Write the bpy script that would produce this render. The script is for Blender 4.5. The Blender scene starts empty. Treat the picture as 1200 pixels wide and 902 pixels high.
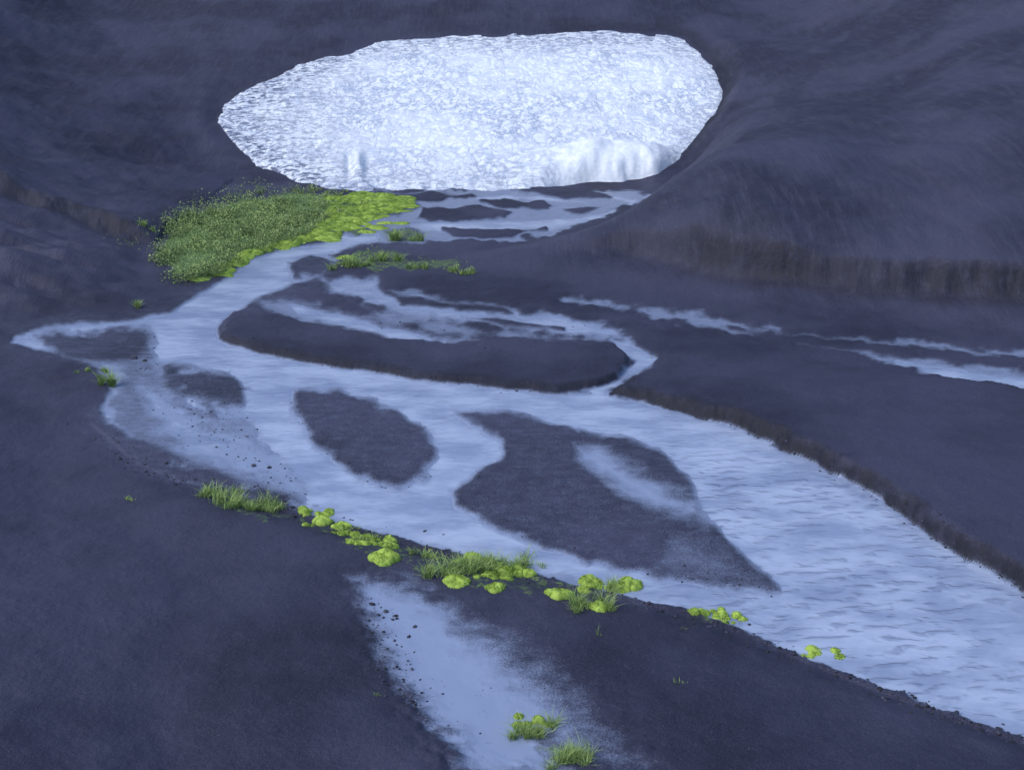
import bpy, math, random
import numpy as np
random.seed(4); rng=np.random.default_rng(7)
scene=bpy.context.scene
# ---------------------------------------------------------------- camera constants for projecting image pixels onto the ground
CAM_H=12.0; F=1287.0; PITCH=math.atan(471/1287.0); S,C=math.sin(PITCH),math.cos(PITCH)
def gp(px,py,z=0.0):
    px=np.asarray(px,float);py=np.asarray(py,float)
    dy=(451-py)/F; t=(z-CAM_H)/(-S+dy*C)
    return t*(px-600)/F, t*(C+dy*S)
def proj(x,y,z):
    zz=z-CAM_H
    d=y*C-zz*S; up=y*S+zz*C
    return 600+F*x/d, 451-F*up/d
def G(pts): return [tuple(float(v) for v in gp(a,b)) for a,b in pts]
def ss(a,b,x):
    t=np.clip((x-a)/(b-a),0,1); return t*t*(3-2*t)
def _h(xi,yi,s):
    n=(xi.astype(np.int64)*374761393+yi.astype(np.int64)*668265263+s*1442695041)&0xffffffff
    n=((n^(n>>13))*1274126177)&0xffffffff
    n=n^(n>>16)
    return (n&0xffffff)/float(0xffffff)
def vn(x,y,s=0):
    xi=np.floor(x);yi=np.floor(y);fx=x-xi;fy=y-yi
    fx=fx*fx*(3-2*fx);fy=fy*fy*(3-2*fy)
    a=_h(xi,yi,s);b=_h(xi+1,yi,s);c=_h(xi,yi+1,s);d=_h(xi+1,yi+1,s)
    return (a*(1-fx)+b*fx)*(1-fy)+(c*(1-fx)+d*fx)*fy
def fbm(x,y,o=4,s=0):
    r=0;a=.5;t=0
    for i in range(o):
        r=r+a*vn(x,y,s+i*17);t+=a;a*=.5;x,y=x*1.63+y*1.21+13.1,y*1.63-x*1.21+7.7
    return r/t-.5
def sdf(px,py,poly,margin=None,closed=True):
    """signed distance, + inside (closed) / unsigned distance (open)"""
    px=px.astype(np.float32);py=py.astype(np.float32)
    out=np.full(px.shape,-1e4,np.float32)
    P=np.array(poly,np.float32)
    if margin is not None:
        m=(px>P[:,0].min()-margin)&(px<P[:,0].max()+margin)&(py>P[:,1].min()-margin)&(py<P[:,1].max()+margin)
    else: m=np.ones(px.shape,bool)
    x=px[m];y=py[m]
    if x.size==0: return out
    d=np.full(x.shape,1e12,np.float32);ins=np.zeros(x.shape,bool)
    n=len(P)
    for i in range(n if closed else n-1):
        ax,ay=P[i];bx,by=P[(i+1)%n]
        ex,ey=bx-ax,by-ay;L=ex*ex+ey*ey
        if L<1e-9: continue
        t=np.clip(((x-ax)*ex+(y-ay)*ey)/L,0,1)
        qx=x-ax-t*ex;qy=y-ay-t*ey
        d=np.minimum(d,qx*qx+qy*qy)
        if closed and abs(ey)>1e-9:
            c=((y>=ay)!=(y>=by))&(x<ax+(y-ay)*ex/ey)
            ins^=c
    d=np.sqrt(d); out[m]=np.where(ins,d,-d) if closed else d
    return out
def smax(a,b,k):
    h=np.clip(.5+.5*(a-b)/k,0,1)
    return b*(1-h)+a*h+k*h*(1-h)
def vmax(a,b): return smax(a,b,np.clip(.06+.7*np.maximum(a,b),.06,3.0))
# ---------------------------------------------------------------- ground grid
NR=1150
w=np.linspace(7.0**-.5,260.0**-.5,NR); Yr=w**-2.0
uc=np.concatenate([np.linspace(-2.2,-.72,90,endpoint=False),np.linspace(-.72,.72,1080),np.linspace(.72,2.2,91)[1:]])
NC=len(uc)
Y,U=np.meshgrid(Yr,uc,indexing='ij'); X=U*Y
MX,MY=proj(X,Y,0*X)         # image pixel coordinates of the grid at valley-floor level
# ---------------------------------------------------------------- wetness layout (valley floor outlines in image pixels)
MAIN=[(445,266),(405,272),(380,284),(330,291),(290,306),(265,326),(238,343),(205,362),(180,371),(150,377),(100,379),(55,385),(15,394),(10,404),(40,411),(85,419),(115,432),(130,448),(122,470),(110,495),(122,515),(160,543),(210,566),(250,577),(330,597),(400,615),(460,630),(530,649),(600,668),(680,690),(760,706),(820,720),(880,743),(940,770),(1000,795),(1070,820),(1140,846),(1200,866),(1500,960),(1500,840),(1200,692),(1150,660),(1085,618),(1030,580),(960,542),(900,515),(850,494),(790,478),(730,466),(700,461),(655,460),(600,455),(520,446),(440,436),(350,421),(290,408),(258,398),(253,386),(262,374),(295,354),(340,334),(372,324),(400,305),(385,300),(420,288),(470,282),(520,280),(480,270)]
L=[ # poly, value, soft, noise amp
 (MAIN,1.0,6,6),
 ([(130,385),(175,385),(185,400),(180,420),(200,440),(240,480),(300,500),(330,530),(350,570),(360,600),(250,577),(160,543),(112,500),(125,460),(135,440),(60,412),(40,395)],0.50,16,24),
 ([(165,455),(200,470),(230,500),(290,510),(330,540),(350,575),(290,560),(220,530),(180,495)],0.78,14,20),
 ([(200,400),(240,425),(300,435),(330,450),(340,500),(370,540),(350,550),(310,510),(290,480),(240,440),(200,420)],1.0,10,8),
 ([(55,402),(90,391),(130,389),(165,394),(170,408),(150,421),(110,423),(70,414)],0.18,10,10),
 ([(200,434),(240,431),(275,440),(290,455),(285,480),(255,480),(225,465),(200,450)],0.22,11,14),
 ([(110,480),(140,503),(200,540),(260,558),(330,583),(365,600),(330,602),(250,580),(160,548),(105,505)],0.22,9,12),
 ([(345,460),(370,454),(420,465),(470,485),(505,508),(511,535),(497,560),(465,577),(420,562),(380,530),(352,500),(340,480)],0.33,11,10),
 ([(352,475),(380,465),(430,480),(480,505),(495,530),(470,560),(420,545),(375,510)],0.03,18,14),
 ([(535,486),(590,481),(640,494),(690,506),(740,516),(780,533),(802,555),(815,580),(830,610),(860,640),(890,668),(914,693),(860,689),(790,680),(700,662),(640,642),(570,617),(533,592),(528,576),(560,555),(592,535),(585,515),(560,500)],0.26,8,6),
 ([(590,495),(680,515),(660,540),(700,575),(780,620),(790,665),(680,645),(590,612),(545,585),(600,545)],0.0,18,12),
 ([(672,522),(700,528),(735,550),(780,575),(815,590),(828,610),(800,606),(760,596),(715,568),(680,540)],0.80,17,12),
 ([(780,620),(850,650),(905,692),(850,688),(760,670)],0.42,20,12),
 # sheets on the central bar
 ([(402,322),(440,328),(452,342),(520,348),(600,362),(680,374),(728,388),(745,408),(772,420),(762,432),(742,441),(718,455),(700,462),(685,458),(722,442),(742,425),(735,410),(712,398),(660,392),(590,384),(530,380),(480,372),(430,358),(388,344),(380,330)],0.82,8,12),
 ([(300,352),(345,350),(390,362),(450,378),(520,392),(562,404),(540,408),(480,403),(420,394),(360,380),(310,366)],0.64,11,10),
 ([(400,350),(480,372),(560,384),(640,394),(700,400),(640,400),(540,396),(450,380)],0.56,10,12),
 ([(340,358),(400,372),(470,390),(520,402),(480,399),(400,382),(350,368)],0.95,4,5),
 ([(455,346),(520,354),(590,362),(600,368),(540,366),(470,358)],0.1,4,6),
 ([(540,372),(600,376),(660,386),(600,383)],0.2,3,6),
 ([(715,398),(740,408),(770,421),(742,438),(700,460),(690,458),(735,436),(748,421),(728,410)],1.0,3,4),
 ([(700,352),(790,362),(860,378),(940,393),(1050,403),(1200,413),(1400,425),(1400,500),(1200,464),(1130,452),(1060,430),(960,409),(880,398),(820,384),(740,370),(640,350)],0.62,6,12),
 ([(850,384),(950,397),(1060,409),(1200,421),(1400,440),(1400,455),(1200,436),(1100,424),(1000,412),(900,400)],0.1,4,8),
 ([(1050,425),(1200,448),(1300,470),(1200,460),(1120,446)],1.0,3,4),
 # flats below the snow
 ([(400,262),(440,240),(420,228),(480,222),(620,219),(740,222),(765,232),(745,242),(690,266),(600,284),(500,286),(440,282)],0.62,4,14),
 ([(560,262),(640,262),(700,252),(745,238),(720,232),(745,236),(700,258),(640,268),(560,268)],0.95,3,5),
 ([(500,228),(560,230),(620,230),(690,238),(640,234),(560,234)],0.9,2,4),
 ([(480,264),(520,262),(600,260),(660,258),(600,265),(520,270)],0.95,3,4),
 ([(495,243),(560,242),(602,249),(592,257),(530,260),(490,256)],0.0,2,7),
 ([(520,268),(590,271),(640,268),(600,278),(540,279)],0.05,2,7),
 ([(560,234),(620,236),(655,242),(620,247),(580,243)],0.0,2,7),
 ([(440,228),(520,226),(570,231),(520,236),(460,236)],0.05,2,8),
 ([(630,224),(700,226),(715,232),(660,233)],0.05,2,6),
 ([(600,221),(760,214),(770,222),(700,224),(620,226)],0.1,2,5),
 ([(660,246),(705,243),(680,252)],0.05,2,4),
 ([(335,307),(365,300),(395,307),(375,320),(345,326)],0.15,5,8),
 # seep in the foreground
 ([(418,695),(475,692),(540,715),(610,755),(670,815),(720,870),(770,940),(560,940),(515,885),(478,842),(452,800),(436,750)],0.46,44,30),
 ([(425,703),(465,700),(505,735),(555,780),(600,820),(640,865),(660,930),(555,930),(516,870),(478,815),(448,755)],0.94,34,20),
]
wet=np.zeros(X.shape,np.float32)
nA=fbm(MX/22,MY/11,4,3); nB=fbm(MX/60,MY/30,3,9)
for poly,val,soft,amp in L:
    s=sdf(MX,MY,poly,70)
    t=ss(-soft,soft,s+amp*nA*1.6)
    wet=wet*(1-t)+val*t
damp=ss(-45,5,sdf(MX,MY,MAIN,90)+25*nA)*.28
wet=np.maximum(wet,damp)
# ---------------------------------------------------------------- relief
BAR=[(256,397),(290,409),(350,422),(440,437),(520,447),(600,456),(655,461),(700,455),(735,438),(735,412),(600,400),(450,400),(330,372),(270,375)]
sb=sdf(MX,MY,BAR,60)+8*fbm(X*.9,Y*.9,4,22)
low=ss(-4,8,MY-(393+(MX-256)*.1))
wet=np.where(low>0,wet*(1-low*ss(-3,0,sb)*ss(25,8,sb)*ss(250,262,MX)*ss(740,715,MX)),wet)
zf=np.interp(wet,[0,.3,.62,.82,1],[.11,.06,.02,-.02,-.10])+.03*nB
TERR=[(716,463),(740,468),(790,481),(850,497),(900,518),(960,545),(1030,583),(1085,621),(1150,663),(1200,695),(1500,850),(1700,470),(1200,468),(1100,452),(960,424),(850,406),(785,402),(775,428),(745,443)]
st=sdf(MX,MY,TERR,400)+15*fbm(X*1.1,Y*1.1,5,21)
wet=wet*(1-ss(-3,2,st)*ss(430,446,MY+(800-MX)*.02))
terr_t=ss(-2,5,st)*ss(700,900,MX)+ss(-2,6,st)*.55*(1-ss(700,900,MX))
zf=zf+.42*terr_t*np.clip(ss(425,470,MY),.15,1)+.14*terr_t*fbm(X*.3,Y*.6,3,23)*ss(5,60,st)
bar_t=ss(-2,4,sb)*ss(80,20,sb)
zf=zf+.14*bar_t*(1-ss(.3,.6,wet))
scarp_shade=np.maximum(ss(-6,0,st)*ss(8,2,st)*ss(440,452,MY), .8*ss(-4,-1,sb)*ss(5,1,sb)*low)
# right hill: a broad rounded spur between the side channel and the snow basin
RF=G([(505,322),(600,335),(700,345),(830,370),(1000,395),(1200,412),(1500,440)])+[(200,-20)]
RB=[(7,300),(7,110),(9.6,90),(10,78),(9.5,70),(6.5,62),(2.5,55),(-2.5,50.8),(-4.3,48.6)]
RH=RF+[(260,300)]+RB
dr=sdf(X,Y,RH)+.8*fbm(X*.15,Y*.15,3,31)+.25*fbm(X*.8,Y*.8,3,32)
df=sdf(X,Y,[RB[-1]]+RF,None,False)+1e-3; db=sdf(X,Y,RB,None,False)+1e-3
dsoft=(df**-1.6+(1.25*db)**-1.6)**(-1/1.6)*1.25
dsoft=np.minimum(dsoft,np.maximum(dr,0)*1.6)
ws=ss(0,9,X)*ss(66,54,Y)*ss(.2,2.5,db-df*.35)
ds=(4.3+2.0*fbm(X*.22,Y*.22,4,33)+.6*fbm(X*.8,Y*.8,4,34))
dfe=df+.9*fbm(X*.15,Y*.15,3,31)
dp=np.where(dr>0,dsoft,0); sp=dp*dp/(dp+1.2)
hs=.55+.35*ss(8,20,X)+.9*fbm(X*.22,Y*.22,3,36)
tt=ss(-1.0,.2,dfe-ds)
tt=.35*tt+.65*ss(-.55,.12,dfe-ds+.35*fbm(X*1.5,Y*1.5,4,38))
talus=.30*hs*ss(-3,-.4,dfe-ds)
zr0=.31*dp*dp/(dp+2.0)+.0045*np.minimum(dp,30)**2
zr_low=.12*sp+talus*ws
zr=zr0*(1-ws)+ws*(zr_low*(1-tt)+tt*(np.maximum(zr0,zr_low)+hs*.70))
zr=zr-ws*tt*hs*.5*ss(1,12,dfe-ds)
gul=fbm(X*.5+Y*.15,Y*.12,3,35)
zr=zr+np.clip(dp/8,0,1)*(.35*gul+1.1*fbm(X*.09+Y*.04,Y*.12-X*.05,3,39))
zr=np.where(dr>0,zr,.3*dr)
scarp_shade=np.maximum(scarp_shade,.85*ws*ss(-1.9,-.35,dfe-ds)*ss(.20,-.05,dfe-ds)*(dr>0)*np.clip(hs*1.3,.2,1))
# dark melt ledge running up the spur from the snow toe
lx0,ly0=9.3,69.; lx1,ly1=17.5,76.
tL=np.clip(((X-lx0)*(lx1-lx0)+(Y-ly0)*(ly1-ly0))/((lx1-lx0)**2+(ly1-ly0)**2),0,1)
dL=(-(X-lx0)*(ly1-ly0)+(Y-ly0)*(lx1-lx0))/math.hypot(lx1-lx0,ly1-ly0)+.5*fbm(X*.6,Y*.6,3,37)
inL=ss(0,.1,tL)*ss(1,.85,tL)
zr=zr+.5*inL*ss(.35,-.15,dL)*ss(-5,-.4,dL)
scarp_shade=np.maximum(scarp_shade,.8*inL*ss(-.3,0,dL)*ss(.7,.2,dL))
# left hill
LH=G([(-400,400),(0,389),(60,381),(130,373),(180,362),(203,345),(186,322),(178,300),(200,268),(250,232)])+[(-17.5,75),(-16,84),(-13,96),(-10,110),(-10,300),(-260,300),(-260,20)]
dl=sdf(X,Y,LH)+1.4*fbm(X*.15,Y*.15,3,41)+.4*fbm(X*.8,Y*.8,3,42)
dp=np.maximum(dl,0); up=np.maximum(dp-5,0)
zl=.24*dp*dp/(dp+1.)+.13*up*up/(up+2)+.0045*np.minimum(up,30)**2
ql=Y-(52.0+(-16-X)*.42)+2.8*fbm(X*.2,Y*.2,4,43)+.8*fbm(X*.9,Y*.9,4,44)
wl=ss(-16.0,-19,X)
zl=zl+(.8*ss(-1.0,.2,ql)-.5*ss(1,9,ql))*wl
zl=zl+ (1.2*fbm(X*.22,Y*.3,4,45)+2.2*np.abs(fbm(X*.22+3,Y*.5,3,46))*ss(55,47,Y))*np.clip(dp/4,0,1)
zl=np.where(dl>0,zl,.3*dl)
scarp_shade=np.maximum(scarp_shade,.75*wl*ss(-1.9,-.4,ql)*ss(.25,-.05,ql)*(dl>0))
# back wall
bb=Y-68.8+2*fbm(X*.1,Y*.1,3,51); b=np.maximum(bb,0); zb=.285*b*b/(b+1.5)+.003*np.maximum(b-32,0)**2
zb=np.where(bb>0,np.minimum(zb,60),.3*bb)
# near left mound
MD=G([(-500,420),(-40,412),(30,415),(92,427),(112,440),(100,480),(112,515),(160,552),(225,580),(325,612),(395,645),(420,700),(440,780),(475,850),(540,960)])+[(-.5,7.5),(-.5,0),(-60,0)]
dm=sdf(X,Y,MD)+.7*fbm(X*.35,Y*.35,4,61)+.2*fbm(X*2,Y*2,3,62)
dp=np.maximum(dm,0); zm=.2*dp*dp/(dp+1.4)+.38*fbm(X*.28,Y*.28,4,63)*np.clip(dp/2,0,1)
NB=[(105,500),(160,548),(250,583),(330,603),(400,622),(460,638),(530,656),(600,676),(680,698),(760,714),(820,728),(880,752),(940,779),(1000,804),(1070,829),(1140,855),(1200,875),(1600,1010),(1600,5000),(-3000,5000),(-3000,800)]
sn=sdf(MX,MY,NB)
zn=.2*ss(-3,26,sn+10*nA)*ss(100,300,MX)+.0014*np.clip(sn,0,260)*(1-wet*.6)+.10*fbm(X*.5,Y*.5,3,64)*ss(10,80,sn)
zf=np.where(sn>-3,np.maximum(zf,.02)*.5+zn,zf)
Z=smax(zf,zm-.02,.06)
hills=vmax(zr,vmax(zl,zb))
# the snow lies in its own melted-out hollow: ground stands proud around it
SN=[(255,142),(262,122),(300,98),(350,76),(390,66),(440,50),(500,43),(600,40),(700,37),(770,39),(808,50),(833,75),(847,105),(838,132),(815,160),(797,185),(775,200),(742,209),(700,213),(620,219),(500,221),(430,221),(380,216),(340,208),(300,192),(272,166)]
hx,hy=proj(X,Y,np.maximum(hills,0))
sg=sdf(hx,hy,SN,400)+9*fbm(X*.6,Y*.6,4,81)
rim=ss(1,-26,sg)*ss(-230,-45,sg)*ss(.5,2.5,hills)*(.40+1.1*ss(700,850,hx)*ss(45,75,hy)+.35*ss(420,560,hx)*ss(700,640,hx)*ss(80,20,hy))
hills=hills+rim
Z=smax(Z,hills,.12)
hillmask=ss(.05,.8,hills)
wet=wet*(1-ss(.0,.2,hills-.02))*(1-ss(.04,.14,zm))
scarp_shade=np.maximum(scarp_shade,.7*ss(2,-4,sg)*ss(-16,-5,sg)*ss(.5,2.5,hills)*(.25+.75*ss(560,800,hx)))  # dark crease along the snow rim is painted shade
cave=ss(630,660,MX)*ss(770,745,MX)*ss(225,219,MY)*ss(200,208,MY)
Z=Z-.25*cave
Z=Z+.02*fbm(X*2.5,Y*2.5,3,71)*(wet<.5)+.012*fbm(X*8,Y*8,2,72)*(wet<.7)
# vegetation ground cover
VEG=[(182,300),(198,268),(235,242),(300,226),(400,222),(470,230),(496,240),(465,250),(432,262),(405,270),(378,284),(330,291),(288,305),(264,325),(225,334),(200,326)]
PX,PY=proj(X,Y,Z)
veg=ss(-4,10,sdf(PX,PY,VEG,60)+18*nA)*.8
for vp in ([(395,308),(430,290),(450,292),(480,300),(545,306),(550,318),(480,318),(420,316)],[(452,272),(480,266),(494,276),(470,284)],[(405,268),(450,262),(455,268),(410,276)]):
    veg=np.maximum(veg,.5*ss(-3,4,sdf(PX,PY,vp,40)+16*nA))
for vp,kk in (([(225,575),(290,582),(345,600),(440,625),(560,650),(690,680),(735,692),(720,710),(640,705),(540,685),(440,655),(350,615),(260,605)],.42),([(800,712),(870,722),(870,735),(810,728)],.45),([(600,850),(640,850),(690,890),(640,895)],.4)):
    veg=np.maximum(veg,kk*ss(-4,8,sdf(PX,PY,vp,40)+22*nA))
wet=wet*(1-veg)
rip=ss(640,900,MX)*ss(490,560,MY)
# ---------------------------------------------------------------- helpers
def add_attr(me,name,arr):
    a=me.attributes.new(name,'FLOAT','POINT'); a.data.foreach_set('value',np.ascontiguousarray(arr,dtype=np.float32).ravel())
def mesh_from(name,V,Fq,mat,smooth=True,attrs=None):
    V=np.ascontiguousarray(V,dtype=np.float32);Fq=np.ascontiguousarray(Fq,dtype=np.int32)
    me=bpy.data.meshes.new(name); n=Fq.shape[1]
    me.vertices.add(len(V)); me.vertices.foreach_set('co',V.ravel())
    me.loops.add(Fq.size); me.loops.foreach_set('vertex_index',Fq.ravel())
    me.polygons.add(len(Fq)); me.polygons.foreach_set('loop_start',np.arange(0,Fq.size,n,dtype=np.int32))
    me.polygons.foreach_set('use_smooth',np.full(len(Fq),smooth))
    me.update(calc_edges=True); me.validate()
    if attrs:
        for k,v in attrs.items(): add_attr(me,k,v)
    me.materials.append(mat)
    ob=bpy.data.objects.new(name,me); scene.collection.objects.link(ob); return ob
def gridfaces(r,c,mask=None):
    i=np.arange(r*c).reshape(r,c)
    f=np.stack([i[:-1,:-1],i[:-1,1:],i[1:,1:],i[1:,:-1]],-1)
    if mask is not None: f=f[mask]
    return f.reshape(-1,4)
class NT:
    def __init__(s,name):
        s.m=bpy.data.materials.new(name); s.m.use_nodes=True; s.t=s.m.node_tree; s.t.nodes.clear()
        s.out=s.n('ShaderNodeOutputMaterial'); s.b=s.n('ShaderNodeBsdfPrincipled'); s.l(s.b.outputs[0],s.out.inputs[0])
    def n(s,t,**k):
        x=s.t.nodes.new(t)
        for a,b in k.items(): setattr(x,a,b)
        return x
    def l(s,a,b): s.t.links.new(a,b)
    def attr(s,n): return s.n('ShaderNodeAttribute',attribute_name=n).outputs['Fac']
    def set(s,sock,v):
        if hasattr(v,'is_output') : s.l(v,sock)
        else: sock.default_value=v
    def math(s,op,a,b=0.,c=0.,clamp=False):
        x=s.n('ShaderNodeMath',operation=op,use_clamp=clamp); s.set(x.inputs[0],a); s.set(x.inputs[1],b)
        if op in('MULTIPLY_ADD',): s.set(x.inputs[2],c)
        return x.outputs[0]
    def pos(s,sc=(1,1,1),rot=0):
        g=s.n('ShaderNodeNewGeometry'); m=s.n('ShaderNodeMapping'); m.inputs['Scale'].default_value=sc; m.inputs['Rotation'].default_value=(0,0,rot)
        s.l(g.outputs['Position'],m.inputs[0]); return m.outputs[0]
    def noise(s,scale,det=4,rough=.55,vec=None,dist=0):
        x=s.n('ShaderNodeTexNoise'); x.inputs['Scale'].default_value=scale; x.inputs['Detail'].default_value=det; x.inputs['Roughness'].default_value=rough; x.inputs['Distortion'].default_value=dist
        s.l(vec if vec is not None else s.pos(),x.inputs['Vector']); return x.outputs[0]
    def mix(s,f,a,b):
        x=s.n('ShaderNodeMix',data_type='RGBA'); s.set(x.inputs[0],f)
        for i,v in((6,a),(7,b)):
            if isinstance(v,tuple): x.inputs[i].default_value=v+(1,)
            else: s.l(v,x.inputs[i])
        return x.outputs[2]
    def ramp(s,v,a,b,lo=0.,hi=1.):
        x=s.n('ShaderNodeMapRange',interpolation_type='SMOOTHSTEP'); s.set(x.inputs[0],v)
        for i,q in((1,a),(2,b),(3,lo),(4,hi)): x.inputs[i].default_value=q
        return x.outputs[0]
    def bump(s,h,st,dist,nrm=None):
        x=s.n('ShaderNodeBump'); s.set(x.inputs['Strength'],st); x.inputs['Distance'].default_value=dist; s.l(h,x.inputs['Height'])
        if nrm is not None: s.l(nrm,x.inputs['Normal'])
        return x.outputs[0]
# ---------------------------------------------------------------- materials
m=NT('black_sand')
big=m.noise(.13,4,.6); mid=m.noise(1.3,3,.6); grain=m.noise(42,2,.85); grit=m.noise(12,3,.8)
streak=m.noise(1.4,5,.75,m.pos((2.6,.35,.35),.75))
c=m.mix(m.ramp(big,.36,.62),(.0115,.0115,.029),(.041,.041,.077))
c=m.mix(m.math('MULTIPLY',m.ramp(mid,.35,.75),.22),c,(.055,.055,.094))
c=m.mix(m.math('MULTIPLY',m.math('MULTIPLY',m.ramp(streak,.45,.7),m.attr('hill')),.35),c,(.074,.076,.112))
c=m.mix(m.math('MULTIPLY',m.ramp(grit,.54,.72),.3),c,(.008,.008,.017))
c=m.mix(m.math('MULTIPLY',m.ramp(grain,.50,.72),.5),c,(.105,.106,.155))
c=m.mix(m.math('MULTIPLY',m.ramp(grain,.50,.30),.5),c,(.006,.006,.012))
c=m.mix(m.math('MULTIPLY',m.attr('scarp_shade'),m.ramp(m.noise(1.8,4,.7),.30,.55,.35,.85)),c,(.006,.0058,.011))  # steep bank faces darkened in the colour: painted shade as well as moist soil
wn=m.math('ADD',m.attr('wet'),m.math('MULTIPLY_ADD',m.noise(28,3,.85),.85,-.425))
wn=m.math('ADD',wn,m.math('MULTIPLY_ADD',m.noise(2.2,4,.65,m.pos((1,1.6,1))),.34,-.17))
wf=m.ramp(wn,.20,.86)
c=m.mix(wf,c,(.262,.315,.45))  # pale film on wet sand: sky sheen painted into the milky colour
vn_=m.noise(9,4,.7)
gc=m.mix(m.ramp(vn_,.35,.65),(.035,.060,.032),(.19,.30,.06))
vf=m.ramp(m.math('ADD',m.attr('veg'),m.math('MULTIPLY_ADD',m.noise(5,4,.75),1.1,-.55)),.36,.66)
c=m.mix(vf,c,gc)
m.l(c,m.b.inputs['Base Color'])
m.set(m.b.inputs['Roughness'],m.ramp(wf,0,1,.68,.26))
m.b.inputs['Specular IOR Level'].default_value=.4
hgt=m.math('MULTIPLY_ADD',mid,.50,m.math('MULTIPLY_ADD',m.math('MULTIPLY',streak,m.attr('hill')),.30,m.math('MULTIPLY_ADD',grit,.14,m.math('MULTIPLY',grain,.06))))
m.l(m.bump(hgt,m.ramp(wf,0,1,.85,.10),.18),m.b.inputs['Normal']); MAT_SAND=m.m

m=NT('glacial_water')
r1=m.noise(1.6,2,.5,m.pos((1.0,2.4,1),-.2),.5); r2=m.noise(.4,4,.6,m.pos((1,1.8,1),.3)); r3=m.noise(6,3,.6,m.pos((1,1.7,1)))
wv=m.n('ShaderNodeTexWave',wave_type='BANDS',bands_direction='Y'); wv.inputs['Scale'].default_value=.8; wv.inputs['Distortion'].default_value=7; wv.inputs['Detail'].default_value=2; wv.inputs['Detail Scale'].default_value=1.4; m.l(m.pos((1,1,1),-.22),wv.inputs['Vector'])
rp=m.attr('rip'); band=m.math('MULTIPLY',m.ramp(wv.outputs['Fac'],.2,.95),m.ramp(r1,.42,.66))
rp2=m.math('MULTIPLY',rp,m.ramp(m.noise(.22,3,.5),.38,.6,.25,1.))
c=m.mix(m.ramp(r2,.33,.65),(.235,.29,.42),(.40,.465,.60))  # base colour is glacial milk plus the sky's reflection painted in
c=m.mix(m.math('MULTIPLY',m.ramp(r1,.48,.66),m.math('MULTIPLY_ADD',rp2,.06,.12)),c,(.17,.215,.34))
c=m.mix(m.math('MULTIPLY',band,m.math('MULTIPLY_ADD',rp2,.38,.03)),c,(.14,.18,.30))
c=m.mix(m.math('MULTIPLY',m.ramp(m.math('ADD',m.attr('depth'),m.math('MULTIPLY_ADD',r3,.5,-.25)),1.0,.6),.45),c,(.12,.15,.24))
m.l(c,m.b.inputs['Base Color']); m.b.inputs['Roughness'].default_value=.2; m.b.inputs['IOR'].default_value=1.33
m.l(m.bump(m.math('MULTIPLY_ADD',m.math('ADD',r1,band),m.math('MULTIPLY_ADD',rp2,.28,.08),m.math('MULTIPLY',r3,.05)),.6,.12),m.b.inputs['Normal']); MAT_WATER=m.m

m=NT('old_snow')
vo=m.n('ShaderNodeTexVoronoi',feature='SMOOTH_F1'); vo.inputs['Scale'].default_value=2.0; vo.inputs['Smoothness'].default_value=.3
vec=m.pos((1,.6,1)) 
nz=m.n('ShaderNodeTexNoise'); nz.inputs['Scale'].default_value=.9; nz.inputs['Detail'].default_value=3; m.l(vec,nz.inputs['Vector'])
ad=m.n('ShaderNodeVectorMath',operation='MULTIPLY_ADD'); m.l(nz.outputs['Color'],ad.inputs[0]); ad.inputs[1].default_value=(1.8,1.8,1.8); m.l(vec,ad.inputs[2]); m.l(ad.outputs[0],vo.inputs['Vector'])
cell=m.ramp(vo.outputs['Distance'],.28,.62)
fine=m.noise(5,4,.7,m.pos((1,.6,1))); pat=m.noise(.15,4,.6); wavy=m.noise(.7,6,.7,m.pos((.5,1.5,1),.2),.8)
sfc=m.attr('texture_amount')
c=m.mix(m.ramp(fine,.3,.62),(.74,.80,.86),(.92,.94,.96))
c=m.mix(m.math('MULTIPLY',m.math('MULTIPLY',m.math('MULTIPLY',cell,m.ramp(fine,.36,.56)),m.ramp(pat,.4,.62,.28,.75)),sfc),c,(.28,.34,.48))
c=m.mix(m.math('MULTIPLY',m.math('MULTIPLY',m.ramp(wavy,.5,.66),.42),sfc),c,(.44,.53,.68))
c=m.mix(m.math('MULTIPLY',m.attr('dirt'),m.ramp(m.noise(3.0,5,.7,m.pos((.6,1.0,1)),.5),.42,.62)),c,(.08,.095,.17))
m.l(c,m.b.inputs['Base Color']); m.b.inputs['Roughness'].default_value=.65
m.l(m.bump(m.math('MULTIPLY_ADD',fine,.3,m.math('MULTIPLY_ADD',cell,.6,wavy)),m.math('MULTIPLY_ADD',sfc,.30,.03),.16),m.b.inputs['Normal']); MAT_SNOW=m.m

def foliage(name,dark,light,rough=.75):
    m=NT(name); n=m.noise(5,3,.6)
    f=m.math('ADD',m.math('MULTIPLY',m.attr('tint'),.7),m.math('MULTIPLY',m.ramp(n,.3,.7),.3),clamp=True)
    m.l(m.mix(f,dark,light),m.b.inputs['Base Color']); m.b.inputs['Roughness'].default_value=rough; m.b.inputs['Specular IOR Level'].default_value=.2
    return m.m
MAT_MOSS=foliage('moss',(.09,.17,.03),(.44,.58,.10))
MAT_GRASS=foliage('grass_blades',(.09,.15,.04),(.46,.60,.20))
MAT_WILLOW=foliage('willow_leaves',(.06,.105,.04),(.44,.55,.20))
m=NT('basalt_pebbles'); m.l(m.mix(m.attr('tint'),(.010,.010,.016),(.06,.06,.09)),m.b.inputs['Base Color']); m.b.inputs['Roughness'].default_value=.7; MAT_PEB=m.m

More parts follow.
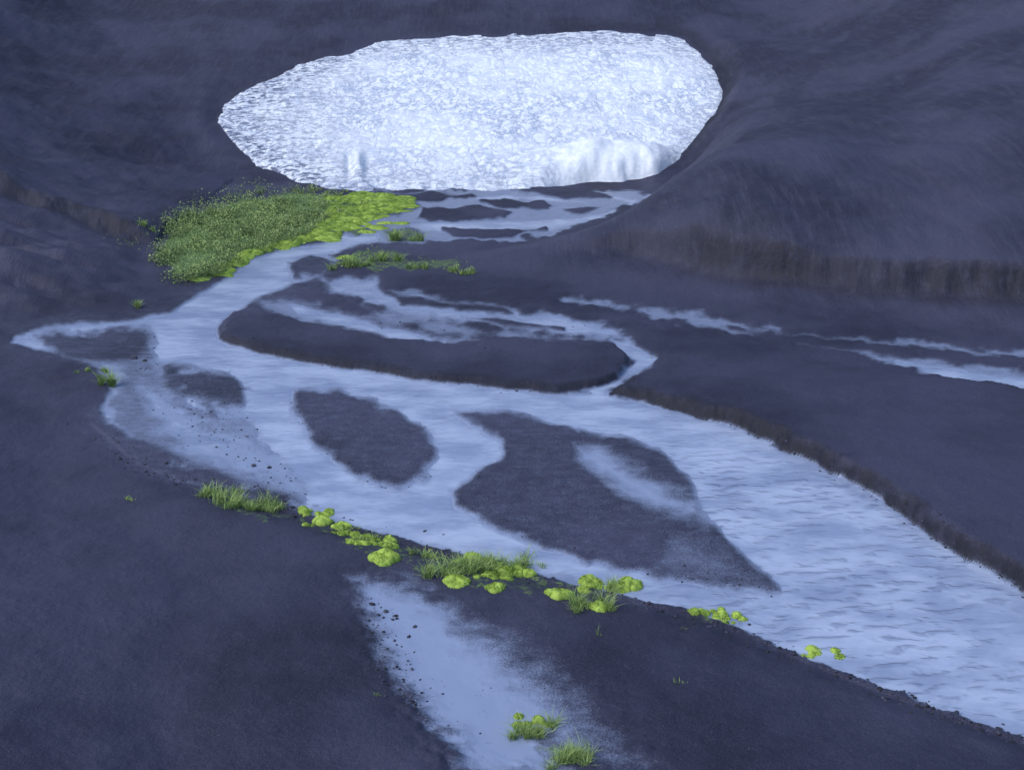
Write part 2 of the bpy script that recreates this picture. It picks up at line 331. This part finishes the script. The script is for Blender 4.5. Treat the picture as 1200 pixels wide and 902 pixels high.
# ---------------------------------------------------------------- ground + water objects
V=np.stack([X,Y,Z],-1).reshape(-1,3)
mesh_from('ground',V,gridfaces(NR,NC),MAT_SAND,True,dict(wet=wet,hill=hillmask,scarp_shade=np.clip(scarp_shade,0,1)*(1-ss(.6,.9,wet)),veg=veg))
under=(Z<.03)&(MY>200)
fm=under[:-1,:-1]|under[1:,1:]|under[:-1,1:]|under[1:,:-1]
fm&=(np.abs(U[:-1,:-1])<1.2)&(wet[:-1,:-1]>.25)
WV=np.stack([X,Y,0*X],-1).reshape(-1,3); ff=gridfaces(NR,NC,fm)
us,inv=np.unique(ff,return_inverse=True)
mesh_from('river',WV[us],inv.reshape(-1,4),MAT_WATER,True,dict(depth=wet.ravel()[us],rip=rip.ravel()[us]))
def hq(x,y):
    x=np.asarray(x,float);y=np.asarray(y,float)
    fi=np.interp(-(np.maximum(y,7.01)**-.5),-w,np.arange(NR)); fj=np.interp(x/y,uc,np.arange(NC))
    i=np.clip(fi.astype(int),0,NR-2);j=np.clip(fj.astype(int),0,NC-2);a=fi-i;b_=fj-j
    return (Z[i,j]*(1-b_)+Z[i,j+1]*b_)*(1-a)+(Z[i+1,j]*(1-b_)+Z[i+1,j+1]*b_)*a
def locate(px,py):
    dy=(451-py)/F; t=np.linspace(14,130,3000)
    x=t*(px-600)/F;y=t*(C+dy*S);z=CAM_H+t*(-S+dy*C)
    h=hq(x,y); k=np.argmax(z<=h)
    return float(x[k]),float(y[k]),float(h[k]),float(t[k])
# ---------------------------------------------------------------- snow patch
xs=np.arange(-34,28,.11);ys=np.arange(60,112,.13)
SX,SY=np.meshgrid(xs,ys); T=hq(SX,SY)
qx,qy=proj(SX,SY,T+.1)
s=sdf(qx,qy,SN)+9*fbm(SX*.6,SY*.6,4,81)
toe=ss(165,205,qy); rt=ss(590,700,qx)*ss(815,770,qx)
sm=s/17.
Tm=.12+.42*toe+.95*ss(165,200,qy)*rt
th=Tm*(1-np.exp(-np.clip(sm,-1,50)*(1.0+1.2*toe+1.2*rt*toe)))-.02
lipc=1.5+1.6*fbm(SX*.35,SY*0,2,90)
th=th*(1+.45*rt*np.exp(-((sm-lipc)/.55)**2))
cavw=ss(640,680,qx)*ss(770,740,qx)*ss(196,206,qy)
th=th+.22*cavw
th=th+(.45*np.exp(-((qx-421)/6)**2)-.35*np.exp(-((qx-408)/3)**2))*ss(172,200,qy)*ss(0,1,sm)
face=rt*toe
cup=np.abs(fbm(SX*.7,SY*.5,3,83))*.30+.04*fbm(SX*3,SY*2,2,85)
ext=np.maximum(th,-.3)+cup*np.clip(sm,0,1)*(1-.8*face)+.5*fbm(SX*.12,SY*.12,3,87)*np.clip(sm/3,0,1)-.6*face*np.abs(fbm(SX*.35,SY*.35,2,89))
SZ=T+np.maximum(ext,np.where(s>0,np.minimum(.06+.1*cup,.02+s*.02),-.3))
keep=(s>-6); fmk=keep[:-1,:-1]&keep[1:,1:]&keep[:-1,1:]&keep[1:,:-1]
ff=gridfaces(len(ys),len(xs),fmk); us,inv=np.unique(ff,return_inverse=True)
dirt=np.clip(ss(480,270,qx)*.85+ss(1.8,0,sm)*.5+ss(85,45,qy)*.3,0,1)*(1-.95*rt*toe)
mesh_from('snow_patch',np.stack([SX,SY,SZ],-1).reshape(-1,3)[us],inv.reshape(-1,4),MAT_SNOW,True,dict(dirt=dirt.ravel()[us],texture_amount=(1-.8*face).ravel()[us]))
# ---------------------------------------------------------------- vegetation builders
class MB:
    def __init__(s): s.v=[];s.f=[];s.t=[];s.n=0
    def add(s,v,f,t):
        s.v.append(v);s.f.append(f+s.n);s.t.append(t);s.n+=len(v)
    def make(s,name,mat,smooth=True):
        return mesh_from(name,np.concatenate(s.v),np.concatenate(s.f),mat,smooth,dict(tint=np.concatenate(s.t)))
def blades(mb,bx,by,bz,h,wd,lean,tint):
    n=len(bx); a=rng.uniform(0,2*np.pi,n); la=rng.uniform(0,2*np.pi,n)
    cx,sx=np.cos(a)*wd/2,np.sin(a)*wd/2; lx,ly=np.cos(la)*lean*h,np.sin(la)*lean*h
    v=np.zeros((n,6,3))
    for k,(fr,ww,ll) in enumerate(((0,1,0),(.55,.8,.35),(1,.12,1.))):
        for q,sg_ in enumerate((-1,1)):
            v[:,k*2+q,0]=bx+sg_*cx*ww+lx*ll; v[:,k*2+q,1]=by+sg_*sx*ww+ly*ll; v[:,k*2+q,2]=bz+h*fr*(1-.25*lean*fr)
    f=np.array([[0,1,3,2],[2,3,5,4]])[None]+(np.arange(n)*6)[:,None,None]
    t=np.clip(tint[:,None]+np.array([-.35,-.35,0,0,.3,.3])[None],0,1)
    mb.add(v.reshape(-1,3),f.reshape(-1,4),t.reshape(-1))
def leaves(mb,cx,cy,cz,size,tint):
    n=len(cx); d1=rng.normal(size=(n,3)); d1/=np.linalg.norm(d1,axis=1)[:,None]
    d2=np.cross(d1,rng.normal(size=(n,3))); d2/=np.linalg.norm(d2,axis=1)[:,None]
    c=np.stack([cx,cy,cz],-1); s=size[:,None]
    v=np.stack([c-d1*s,c+d2*s*.45,c+d1*s,c-d2*s*.45],1)
    f=np.arange(n*4).reshape(n,4); mb.add(v.reshape(-1,3),f,np.repeat(tint,4))
def dome(mb,x,y,rx,ry,h,seed,tint=.6,nu=40,nv=12):
    th,ph=np.meshgrid(np.linspace(0,2*np.pi,nu,endpoint=False),np.linspace(0,np.pi/2,nv))
    r=1+.6*fbm(np.cos(th)*1.6+seed,np.sin(th)*1.6+seed*.7,3,int(seed)%91)
    vx=x+rx*r*np.cos(th)*np.cos(ph);vy=y+ry*r*np.sin(th)*np.cos(ph)
    bumpy=fbm(vx*9,vy*9,3,5)*.5+np.abs(fbm(vx*4,vy*4,2,8))*.6
    vz=hq(vx,vy)-.03+h*np.sin(ph)**.8*(1+bumpy)
    i=np.arange(nu*nv).reshape(nv,nu); j=np.roll(i,-1,1)
    f=np.stack([i[:-1],j[:-1],j[1:],i[1:]],-1).reshape(-1,4)
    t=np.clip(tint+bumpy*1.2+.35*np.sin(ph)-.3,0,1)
    mb.add(np.stack([vx,vy,vz],-1).reshape(-1,3),f,t.ravel())
    n=int(3500*rx*ry)+60
    a=rng.uniform(0,2*np.pi,n);q=np.sqrt(rng.uniform(0,1,n))*1.02
    fx=x+rx*q*np.cos(a);fy=y+ry*q*np.sin(a)
    fz=hq(fx,fy)-.03+h*np.sqrt(np.maximum(1-q*q,0))**.8*1.05
    leaves(mb,fx,fy,fz+.005,rng.uniform(.012,.03,n),np.clip(rng.normal(tint+.1,.25,n),0,1))
def moss(spots):
    mb=MB(); sd=random.random()*50
    for px,py,wpx,hpx in spots:
        x,y,z,t=locate(px,py); r=wpx*t/F/2; k=max(1,int(wpx/4)) if wpx>38 else (2 if wpx<16 else 4)
        H=hpx*t/F
        for q in range(k):
            sd+=3.1
            if k==4: rr=r*.62; ox,oy=[(-.35,.1),(.38,0),(0,-.3),(.05,.4)][q]; ox*=r;oy*=r
            elif k==2: rr=r*.7;ox=(q-.5)*r*.7;oy=(q-.5)*r*.3
            else: rr=r*random.uniform(.13,.36); ox=random.uniform(-1,1)*r; oy=random.gauss(0,.22)*r
            dome(mb,x+ox,y+oy,rr,rr*random.uniform(.8,1.1),min(H*.65,rr*.75)*random.uniform(.8,1.2),sd,random.uniform(.4,.8))
    return mb.make('moss_cushion',MAT_MOSS)
def tuft(px,py,wpx,hpx,n,tint=.5,deep=.5):
    mb=MB(); x,y,z,t=locate(px,py); r=wpx*t/F/2; h=hpx*t/F
    nc=max(2,int(wpx/7)); cxs=rng.normal(0,.5,nc)*r; cys=rng.normal(0,.5,nc)*r*deep
    k=rng.integers(0,nc,n); sc=rng.uniform(.35,1.0,nc)
    bx=x+cxs[k]+rng.normal(0,.11,n)*max(r,.25); by=y+cys[k]+rng.normal(0,.11,n)*max(r,.25)
    blades(mb,bx,by,hq(bx,by)-.02,h*sc[k]*rng.uniform(.3,1.1,n),rng.uniform(.008,.018,n)*(t/24),rng.uniform(.2,1.1,n),np.clip(rng.normal(tint,.22,n),0,1))
    return mb.make('grass_tuft',MAT_GRASS,False)
for a in [(255,581,60,20,520,.5),(285,594,80,24,820,.5),(318,598,44,16,320,.6),(152,585,26,8,70,.5),(128,452,24,26,260,.35),(118,436,34,10,180,.4),
          (155,360,18,12,120,.5),(500,652,40,14,300,.5),(535,670,66,26,700,.5),(560,668,70,26,700,.5),(590,664,84,24,800,.5),(615,668,44,18,380,.6),(685,710,60,26,700,.55),(712,690,50,16,460,.6),
          (620,864,56,28,800,.5),(668,893,70,30,900,.5),(795,800,16,16,22,.45),(702,745,6,14,10,.4),(430,632,50,10,300,.5),(400,622,50,8,220,.5),(540,320,36,17,260,.4),(470,282,40,18,420,.4),(415,312,50,18,420,.45),(445,305,40,16,300,.45),(492,314,30,12,200,.35),(185,275,30,9,160,.4),(440,815,10,6,30,.5),(800,737,10,5,30,.5),(765,418,8,4,20,.3)]:
    tuft(*a)
moss([(368,600,46,13),(378,612,26,10),(400,618,24,9),(362,616,15,6)])
moss([(410,627,42,11),(438,632,44,11),(455,640,26,9),(425,636,40,9)])
moss([(450,655,38,19)]); moss([(655,698,38,15)]); moss([(703,712,30,10)])
moss([(560,662,60,13),(535,682,34,9),(580,690,26,9),(600,672,56,12),(575,676,44,9)])
moss([(715,688,64,15),(690,680,22,9),(728,692,24,9)]); moss([(828,720,46,12),(852,726,44,12)]); moss([(963,766,46,9)]); moss([(622,848,46,24)])
# moss sheets by the upper stream
mb=MB(); k=0
def inpoly(px,py,P): return sdf(np.array([px]),np.array([py]),P)[0]
BR=[(385,232),(430,226),(475,232),(496,240),(465,250),(432,260),(405,268),(385,282),(330,290),(290,303),(270,320),(262,315),(285,298),(330,284),(365,276),(390,258)]
while k<190:
    px=random.uniform(260,498);py=random.uniform(222,322)
    if inpoly(px,py,BR)<0: continue
    x,y,z,t=locate(px,py); dome(mb,x,y,random.uniform(.2,.7),random.uniform(.2,.7),random.uniform(.05,.16),k*1.7,random.uniform(.1,.85),18,6); k+=1
for px,py in [(430,272),(445,268),(418,268),(438,266),(425,263),(452,262),(410,264),(405,302),(470,262),(232,328),(262,322)]:
    x,y,z,t=locate(px,py); dome(mb,x,y,.5,.3,.1,k*1.7,.7,18,6); k+=1
mb.make('moss_carpet',MAT_MOSS)
# willow thicket
mb=MB(); k=0
TH=[(182,302),(198,268),(235,244),(300,228),(400,224),(440,232),(420,245),(385,262),(362,276),(325,288),(282,302),(258,322),(225,332),(200,326)]
while k<600:
    px=random.uniform(176,450);py=random.uniform(220,340)
    if inpoly(px,py,TH)<random.uniform(-6,3): continue
    x,y,z,t=locate(px,py)
    if vn(np.array([x*.55]),np.array([y*.4]),5)[0]<.36: k+=.3; continue
    big_=1-.7*float(ss(300,410,px)); R=random.uniform(.2,.6)*big_; H=R*random.uniform(.7,2.0)
    n=int(150*R+20); d=rng.normal(size=(n,3)); d/=np.linalg.norm(d,axis=1)[:,None]; d[:,2]=np.abs(d[:,2]); q=rng.uniform(.2,1.3,n)
    base=.15+.65*float(vn(np.array([x*.9]),np.array([y*.7]),12)[0])+random.uniform(-.12,.12)
    cx=x+d[:,0]*R*q;cy=y+d[:,1]*R*q;cz=hq(cx,cy)+d[:,2]*H*q
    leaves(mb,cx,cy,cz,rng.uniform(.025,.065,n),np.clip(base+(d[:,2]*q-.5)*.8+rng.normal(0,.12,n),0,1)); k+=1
for px,py in [(175,272),(150,290),(208,262),(420,306),(440,300),(405,312),(474,276),(500,312),(535,318)]:
    x,y,z,t=locate(px,py); n=60; d=rng.normal(size=(n,3))*.32
    leaves(mb,x+d[:,0]*1.3,y+d[:,1],hq(x+d[:,0]*1.3,y+d[:,1])+np.abs(d[:,2])*.9,rng.uniform(.03,.07,n),rng.uniform(.1,.6,n))
mb.make('willow_shrub_thicket',MAT_WILLOW,False)
# ---------------------------------------------------------------- pebbles
import bmesh
bm=bmesh.new(); bmesh.ops.create_icosphere(bm,subdivisions=1,radius=1); IV=np.array([v.co[:] for v in bm.verts]); IF=np.array([[v.index for v in f.verts] for f in bm.faces]); bm.free()
mb=MB()
def peb(px,py,r):
    x,y=gp(px,py); x=float(x);y=float(y); z=float(hq(x,y))
    v=IV*rng.uniform(.7,1.25,(len(IV),1))*np.array([1,random.uniform(.7,1.2),random.uniform(.45,.8)])*r
    a=random.uniform(0,6.28); R=np.array([[math.cos(a),-math.sin(a),0],[math.sin(a),math.cos(a),0],[0,0,1]])
    mb.add(v@R.T+np.array([x,y,z+r*.1]),IF,np.full(len(IV),random.random()**2))
def line(pts,n,spread,r0,r1):
    P=np.array(pts,float); seg=np.hypot(*np.diff(P,axis=0).T); cs=np.concatenate([[0],np.cumsum(seg)])
    for _ in range(n):
        q=random.uniform(0,cs[-1]); px=np.interp(q,cs,P[:,0])+random.gauss(0,spread); py=np.interp(q,cs,P[:,1])+random.gauss(0,spread*.6)
        peb(px,py,r0+(r1-r0)*random.random()**4)
NBL=[(120,510),(160,545),(250,580),(330,600),(460,636),(600,674),(760,712),(880,750),(1000,802),(1140,852),(1250,885)]
line(NBL,1100,13,.009,.055); line([(150,400),(200,450),(260,500),(310,545),(350,590)],420,26,.01,.045); line([(430,720),(450,740),(460,800),(490,860)],260,16,.008,.045)
line([(850,497),(900,520),(960,547),(1030,586),(1085,624),(1150,666),(1230,712)],420,5,.012,.05); line([(255,398),(350,424),(520,449),(660,463)],200,4,.012,.045)
line([(345,470),(420,560),(500,560),(590,520)],200,14,.01,.035); line([(540,500),(560,600),(700,660),(900,690)],160,10,.01,.035)
line([(700,385),(560,400),(400,370)],150,12,.012,.04); line([(300,800),(1000,850)],400,90,.006,.02)
for px,py,r in [(158,421,.13),(170,424,.1),(297,546,.09),(316,548,.07),(453,730,.08),(465,735,.06),(487,748,.06),(437,722,.07),(303,590,.07),(345,607,.08),(498,622,.06),(520,626,.05),(1075,829,.05)]: peb(px,py,r)
mb.make('gravel',MAT_PEB,False)
# ---------------------------------------------------------------- light, sky, camera
wd=bpy.data.worlds.new("World"); scene.world=wd; wd.use_nodes=True; nt=wd.node_tree
SAZ=math.radians(-115); SEL=math.radians(48)
sky=nt.nodes.new('ShaderNodeTexSky'); sky.sky_type='NISHITA'; sky.sun_disc=False; sky.sun_elevation=SEL; sky.sun_rotation=SAZ; sky.ozone_density=3.0; sky.air_density=1.0; sky.dust_density=1.5
nt.links.new(sky.outputs[0],nt.nodes['Background'].inputs[0]); nt.nodes['Background'].inputs[1].default_value=.22
sl=bpy.data.lights.new('sun','SUN'); sl.energy=1.5; sl.angle=math.radians(22); sl.color=(1,.96,.95)
so=bpy.data.objects.new('sun',sl); scene.collection.objects.link(so)
from mathutils import Vector
dirv=Vector((math.sin(SAZ)*math.cos(SEL),math.cos(SAZ)*math.cos(SEL),math.sin(SEL)))
so.rotation_euler=dirv.to_track_quat('Z','Y').to_euler(); so.location=(0,0,60)
cd=bpy.data.cameras.new('camera'); cd.sensor_width=36; cd.lens=36*F/1200; cd.clip_end=2000
co=bpy.data.objects.new('camera',cd); co.location=(0,0,CAM_H); co.rotation_euler=(math.pi/2-PITCH,0,0); scene.collection.objects.link(co); scene.camera=co
scene.view_settings.view_transform='Standard'; scene.view_settings.look='None'; scene.view_settings.exposure=0
